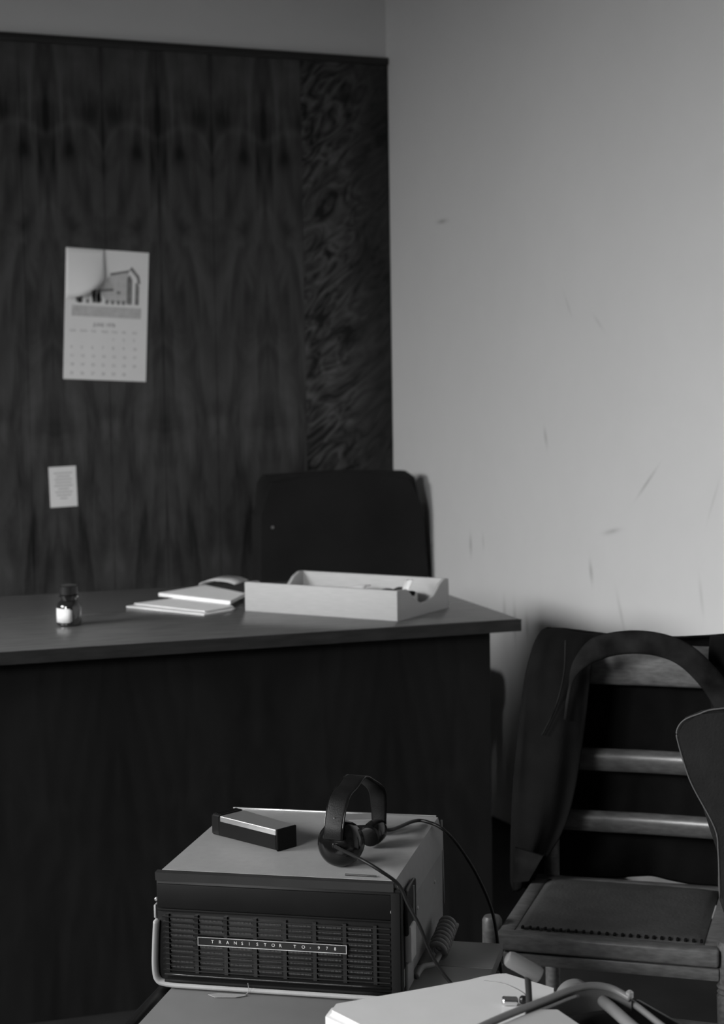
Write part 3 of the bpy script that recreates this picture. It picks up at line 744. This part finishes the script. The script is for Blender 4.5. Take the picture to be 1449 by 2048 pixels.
slat(.764, .840, .380, 'top_rail', .0115); slat(.608, .651, .366, 'back_slat', .0115); slat(.497, .537, .362, 'back_slat', .0115)
for y_, z_ in ((.06, .20), (.06, .28)):
    tube('stretcher', [(-.0235, y_ - .01, z_), (.17, y_ - .02, z_), (.3735, y_ - .03, z_)], .009, WOOD, wc, n=12, k=3)
for x_ in (-.0235, .3735):
    tube('stretcher', [(x_, .06, .15), ((x_ + (.020 if x_ < 0 else .332)) / 2, .2, .15), (.020 if x_ < 0 else .332, .362, .15)], .009, WOOD, wc, n=12, k=3)

jk = thing('jacket', 'dark cloth jacket hung over the back of the old wooden chair', 'jacket', (1.346, 2.403, 0), -41.6)
# rows from hem to shoulder; each row wraps from the left front edge round the back to the right front edge
rows_ = [ # z, inner_left, outer_left, front_y, back_y, inner_right, outer_right
    (.395, -.010, -.050, .300, .415, .372, .425), (.44, .004, -.048, .292, .415, .366, .420), (.50, .048, -.046, .288, .412, .356, .412), (.56, .068, -.042, .285, .410, .348, .405),
    (.62, .082, -.036, .284, .408, .335, .400), (.68, .092, -.030, .286, .410, .320, .395), (.74, .098, -.024, .292, .415, .310, .388), (.79, .100, -.018, .300, .420, .306, .385),
    (.826, .102, -.010, .316, .424, .304, .380), (.846, .104, -.006, .338, .422, .302, .372), (.857, .106, -.002, .362, .414, .302, .365), (.862, .108, .006, .388, .398, .300, .355)]
bm = bmesh.new(); grid = []
for zi, (z_, il, ol, fy, by, ir, orr) in enumerate(rows_):
    dip = lambda x_: -.012 * math.sin(math.pi * max(0, min(1, (x_ - .04) / .30))) if z_ > .82 else 0
    key = [(il, fy + .010), (il - .4 * (il - ol), fy - .004), (ol + .012, fy + .004), (ol, (fy * .7 + by * .3)), (ol + .004, (fy + by) / 2 + .02), (ol + .02, by), (.10, by + .006), (.18, by + .010), (.26, by + .006),
           (orr - .02, by), (orr - .002, (fy + by) / 2 + .02), (orr, fy * .7 + by * .3), (orr - .012, fy + .004), (ir + .4 * (orr - ir), fy - .004), (ir, fy + .010)]
    pth_ = smooth_path([(a, b, 0) for a, b in key], 5); row = []
    for k_, p in enumerate(pth_):
        fold = .0045 * math.sin(k_ * .95 + z_ * 5) * min(1, (.90 - z_) * 5) + .003 * math.sin(k_ * 2.1 - z_ * 21)
        if z_ > .86: fold = 0
        row.append(bm.verts.new((p.x + fold * .6, p.y - fold, z_ + dip(p.x) + (.006 * math.sin(k_ * .4) if zi == 0 else 0))))
    grid.append(row)
for a, b in zip(grid, grid[1:]):
    for j in range(len(a) - 1): bm.faces.new((a[j], a[j + 1], b[j + 1], b[j]))
jb = fin('jacket_body', bm, M['jacket'], jk, smooth=True)
md = jb.modifiers.new('s', 'SOLIDIFY'); md.thickness = .005; md.offset = 0
md = jb.modifiers.new('u', 'SUBSURF'); md.levels = 1; md.render_levels = 1
# collar band arching in front of the top rail
cp = [(.062, .268, .720), (.068, .268, .765), (.082, .266, .812), (.118, .262, .848), (.170, .262, .862), (.225, .262, .860), (.272, .262, .842), (.315, .262, .800), (.345, .264, .750), (.370, .268, .690), (.380, .272, .62)]
def rad_c(t_): return .12 + .88 * min(1, max(0, (t_ - .14) / .16))
bm = bmesh.new(); add_sweep(bm, smooth_path(cp, 6), .0205, .0065, 14, Vector((0, 1, 0)), rad_c)
for v in bm.verts: pass
cl = fin('collar', bm, M['collar'], jk, smooth=True)
bm = bmesh.new(); add_prism(bm, [(-.030, .485), (.020, .472), (.024, .478), (-.006, .425), (-.034, .420)], .272, .277, bev=.001, axis='y')
fin('pocket_flap', bm, M['collar'], jk)
tube('lapel_seam', [(.062, .277, .86), (.060, .270, .80), (.044, .272, .74), (.020, .274, .69)], .0016, M['collar'], jk, n=8)

# charcoal swivel chair cut by the right edge of the photo
gc = thing('swivel_chair', 'charcoal grey upholstered chair, its back just entering the photo at the right edge', 'chair', (1.475, 1.872, 0), -44)
bm = bmesh.new()
add_prism(bm, [(-.127, .835), (-.118, .850), (-.097, .860), (-.064, .870), (.05, .880), (.16, .872), (.24, .850), (.255, .825), (.235, .757), (.205, .703), (.195, .60), (.195, .47), (-.045, .46), (-.050, .547), (-.068, .600), (-.070, .668), (-.075, .703), (-.090, .730), (-.104, .757), (-.115, .785), (-.124, .819)], -.016, .016, bev=.006, axis='y', seg=3)
bk = fin('backrest', bm, M['greycloth'], gc, autos=True)
bm = bmesh.new(); add_sweep(bm, smooth_path([(-.067, -.0160, .605), (-.069, -.0160, .668), (-.074, -.0160, .703), (-.103, -.0160, .757), (-.114, -.0160, .785), (-.124, -.0160, .819), (-.126, -.0160, .835), (-.117, -.0160, .850), (-.097, -.0160, .860), (-.064, -.0160, .870), (.05, -.0160, .880)], 5), .0013, n=8)
fin('piping', bm, M['piping'], bk, smooth=True)
box('seat', (-.05, .02, .40), (.33, .40, .455), M['greycloth'], gc, bev=.02, seg=3)
lathe('pedestal', [(.025, .045), (.025, .3995)], M['machdark'], gc, n=20, mtx=Matrix.Translation((.14, .21, 0)))
bm = bmesh.new()
for k in range(5):
    add_box(bm, (0.0, -.014, .012), (.20, .014, .044), .004, 1, mtx=Matrix.Translation((.14, .21, 0)) @ Matrix.Rotation(R(72 * k + 10), 4, 'Z'))
fin('base', bm, M['machdark'], gc)
for k in range(5):
    lathe('castor', [(.012, -.008), (.012, .008)], M['matteblack'], gc, n=16, mtx=Matrix.Translation((.12, .21, .0125)) @ Matrix.Rotation(R(72 * k + 10), 4, 'Z') @ Matrix.Translation((.19, 0, 0)) @ Matrix.Rotation(R(90), 4, 'X'))
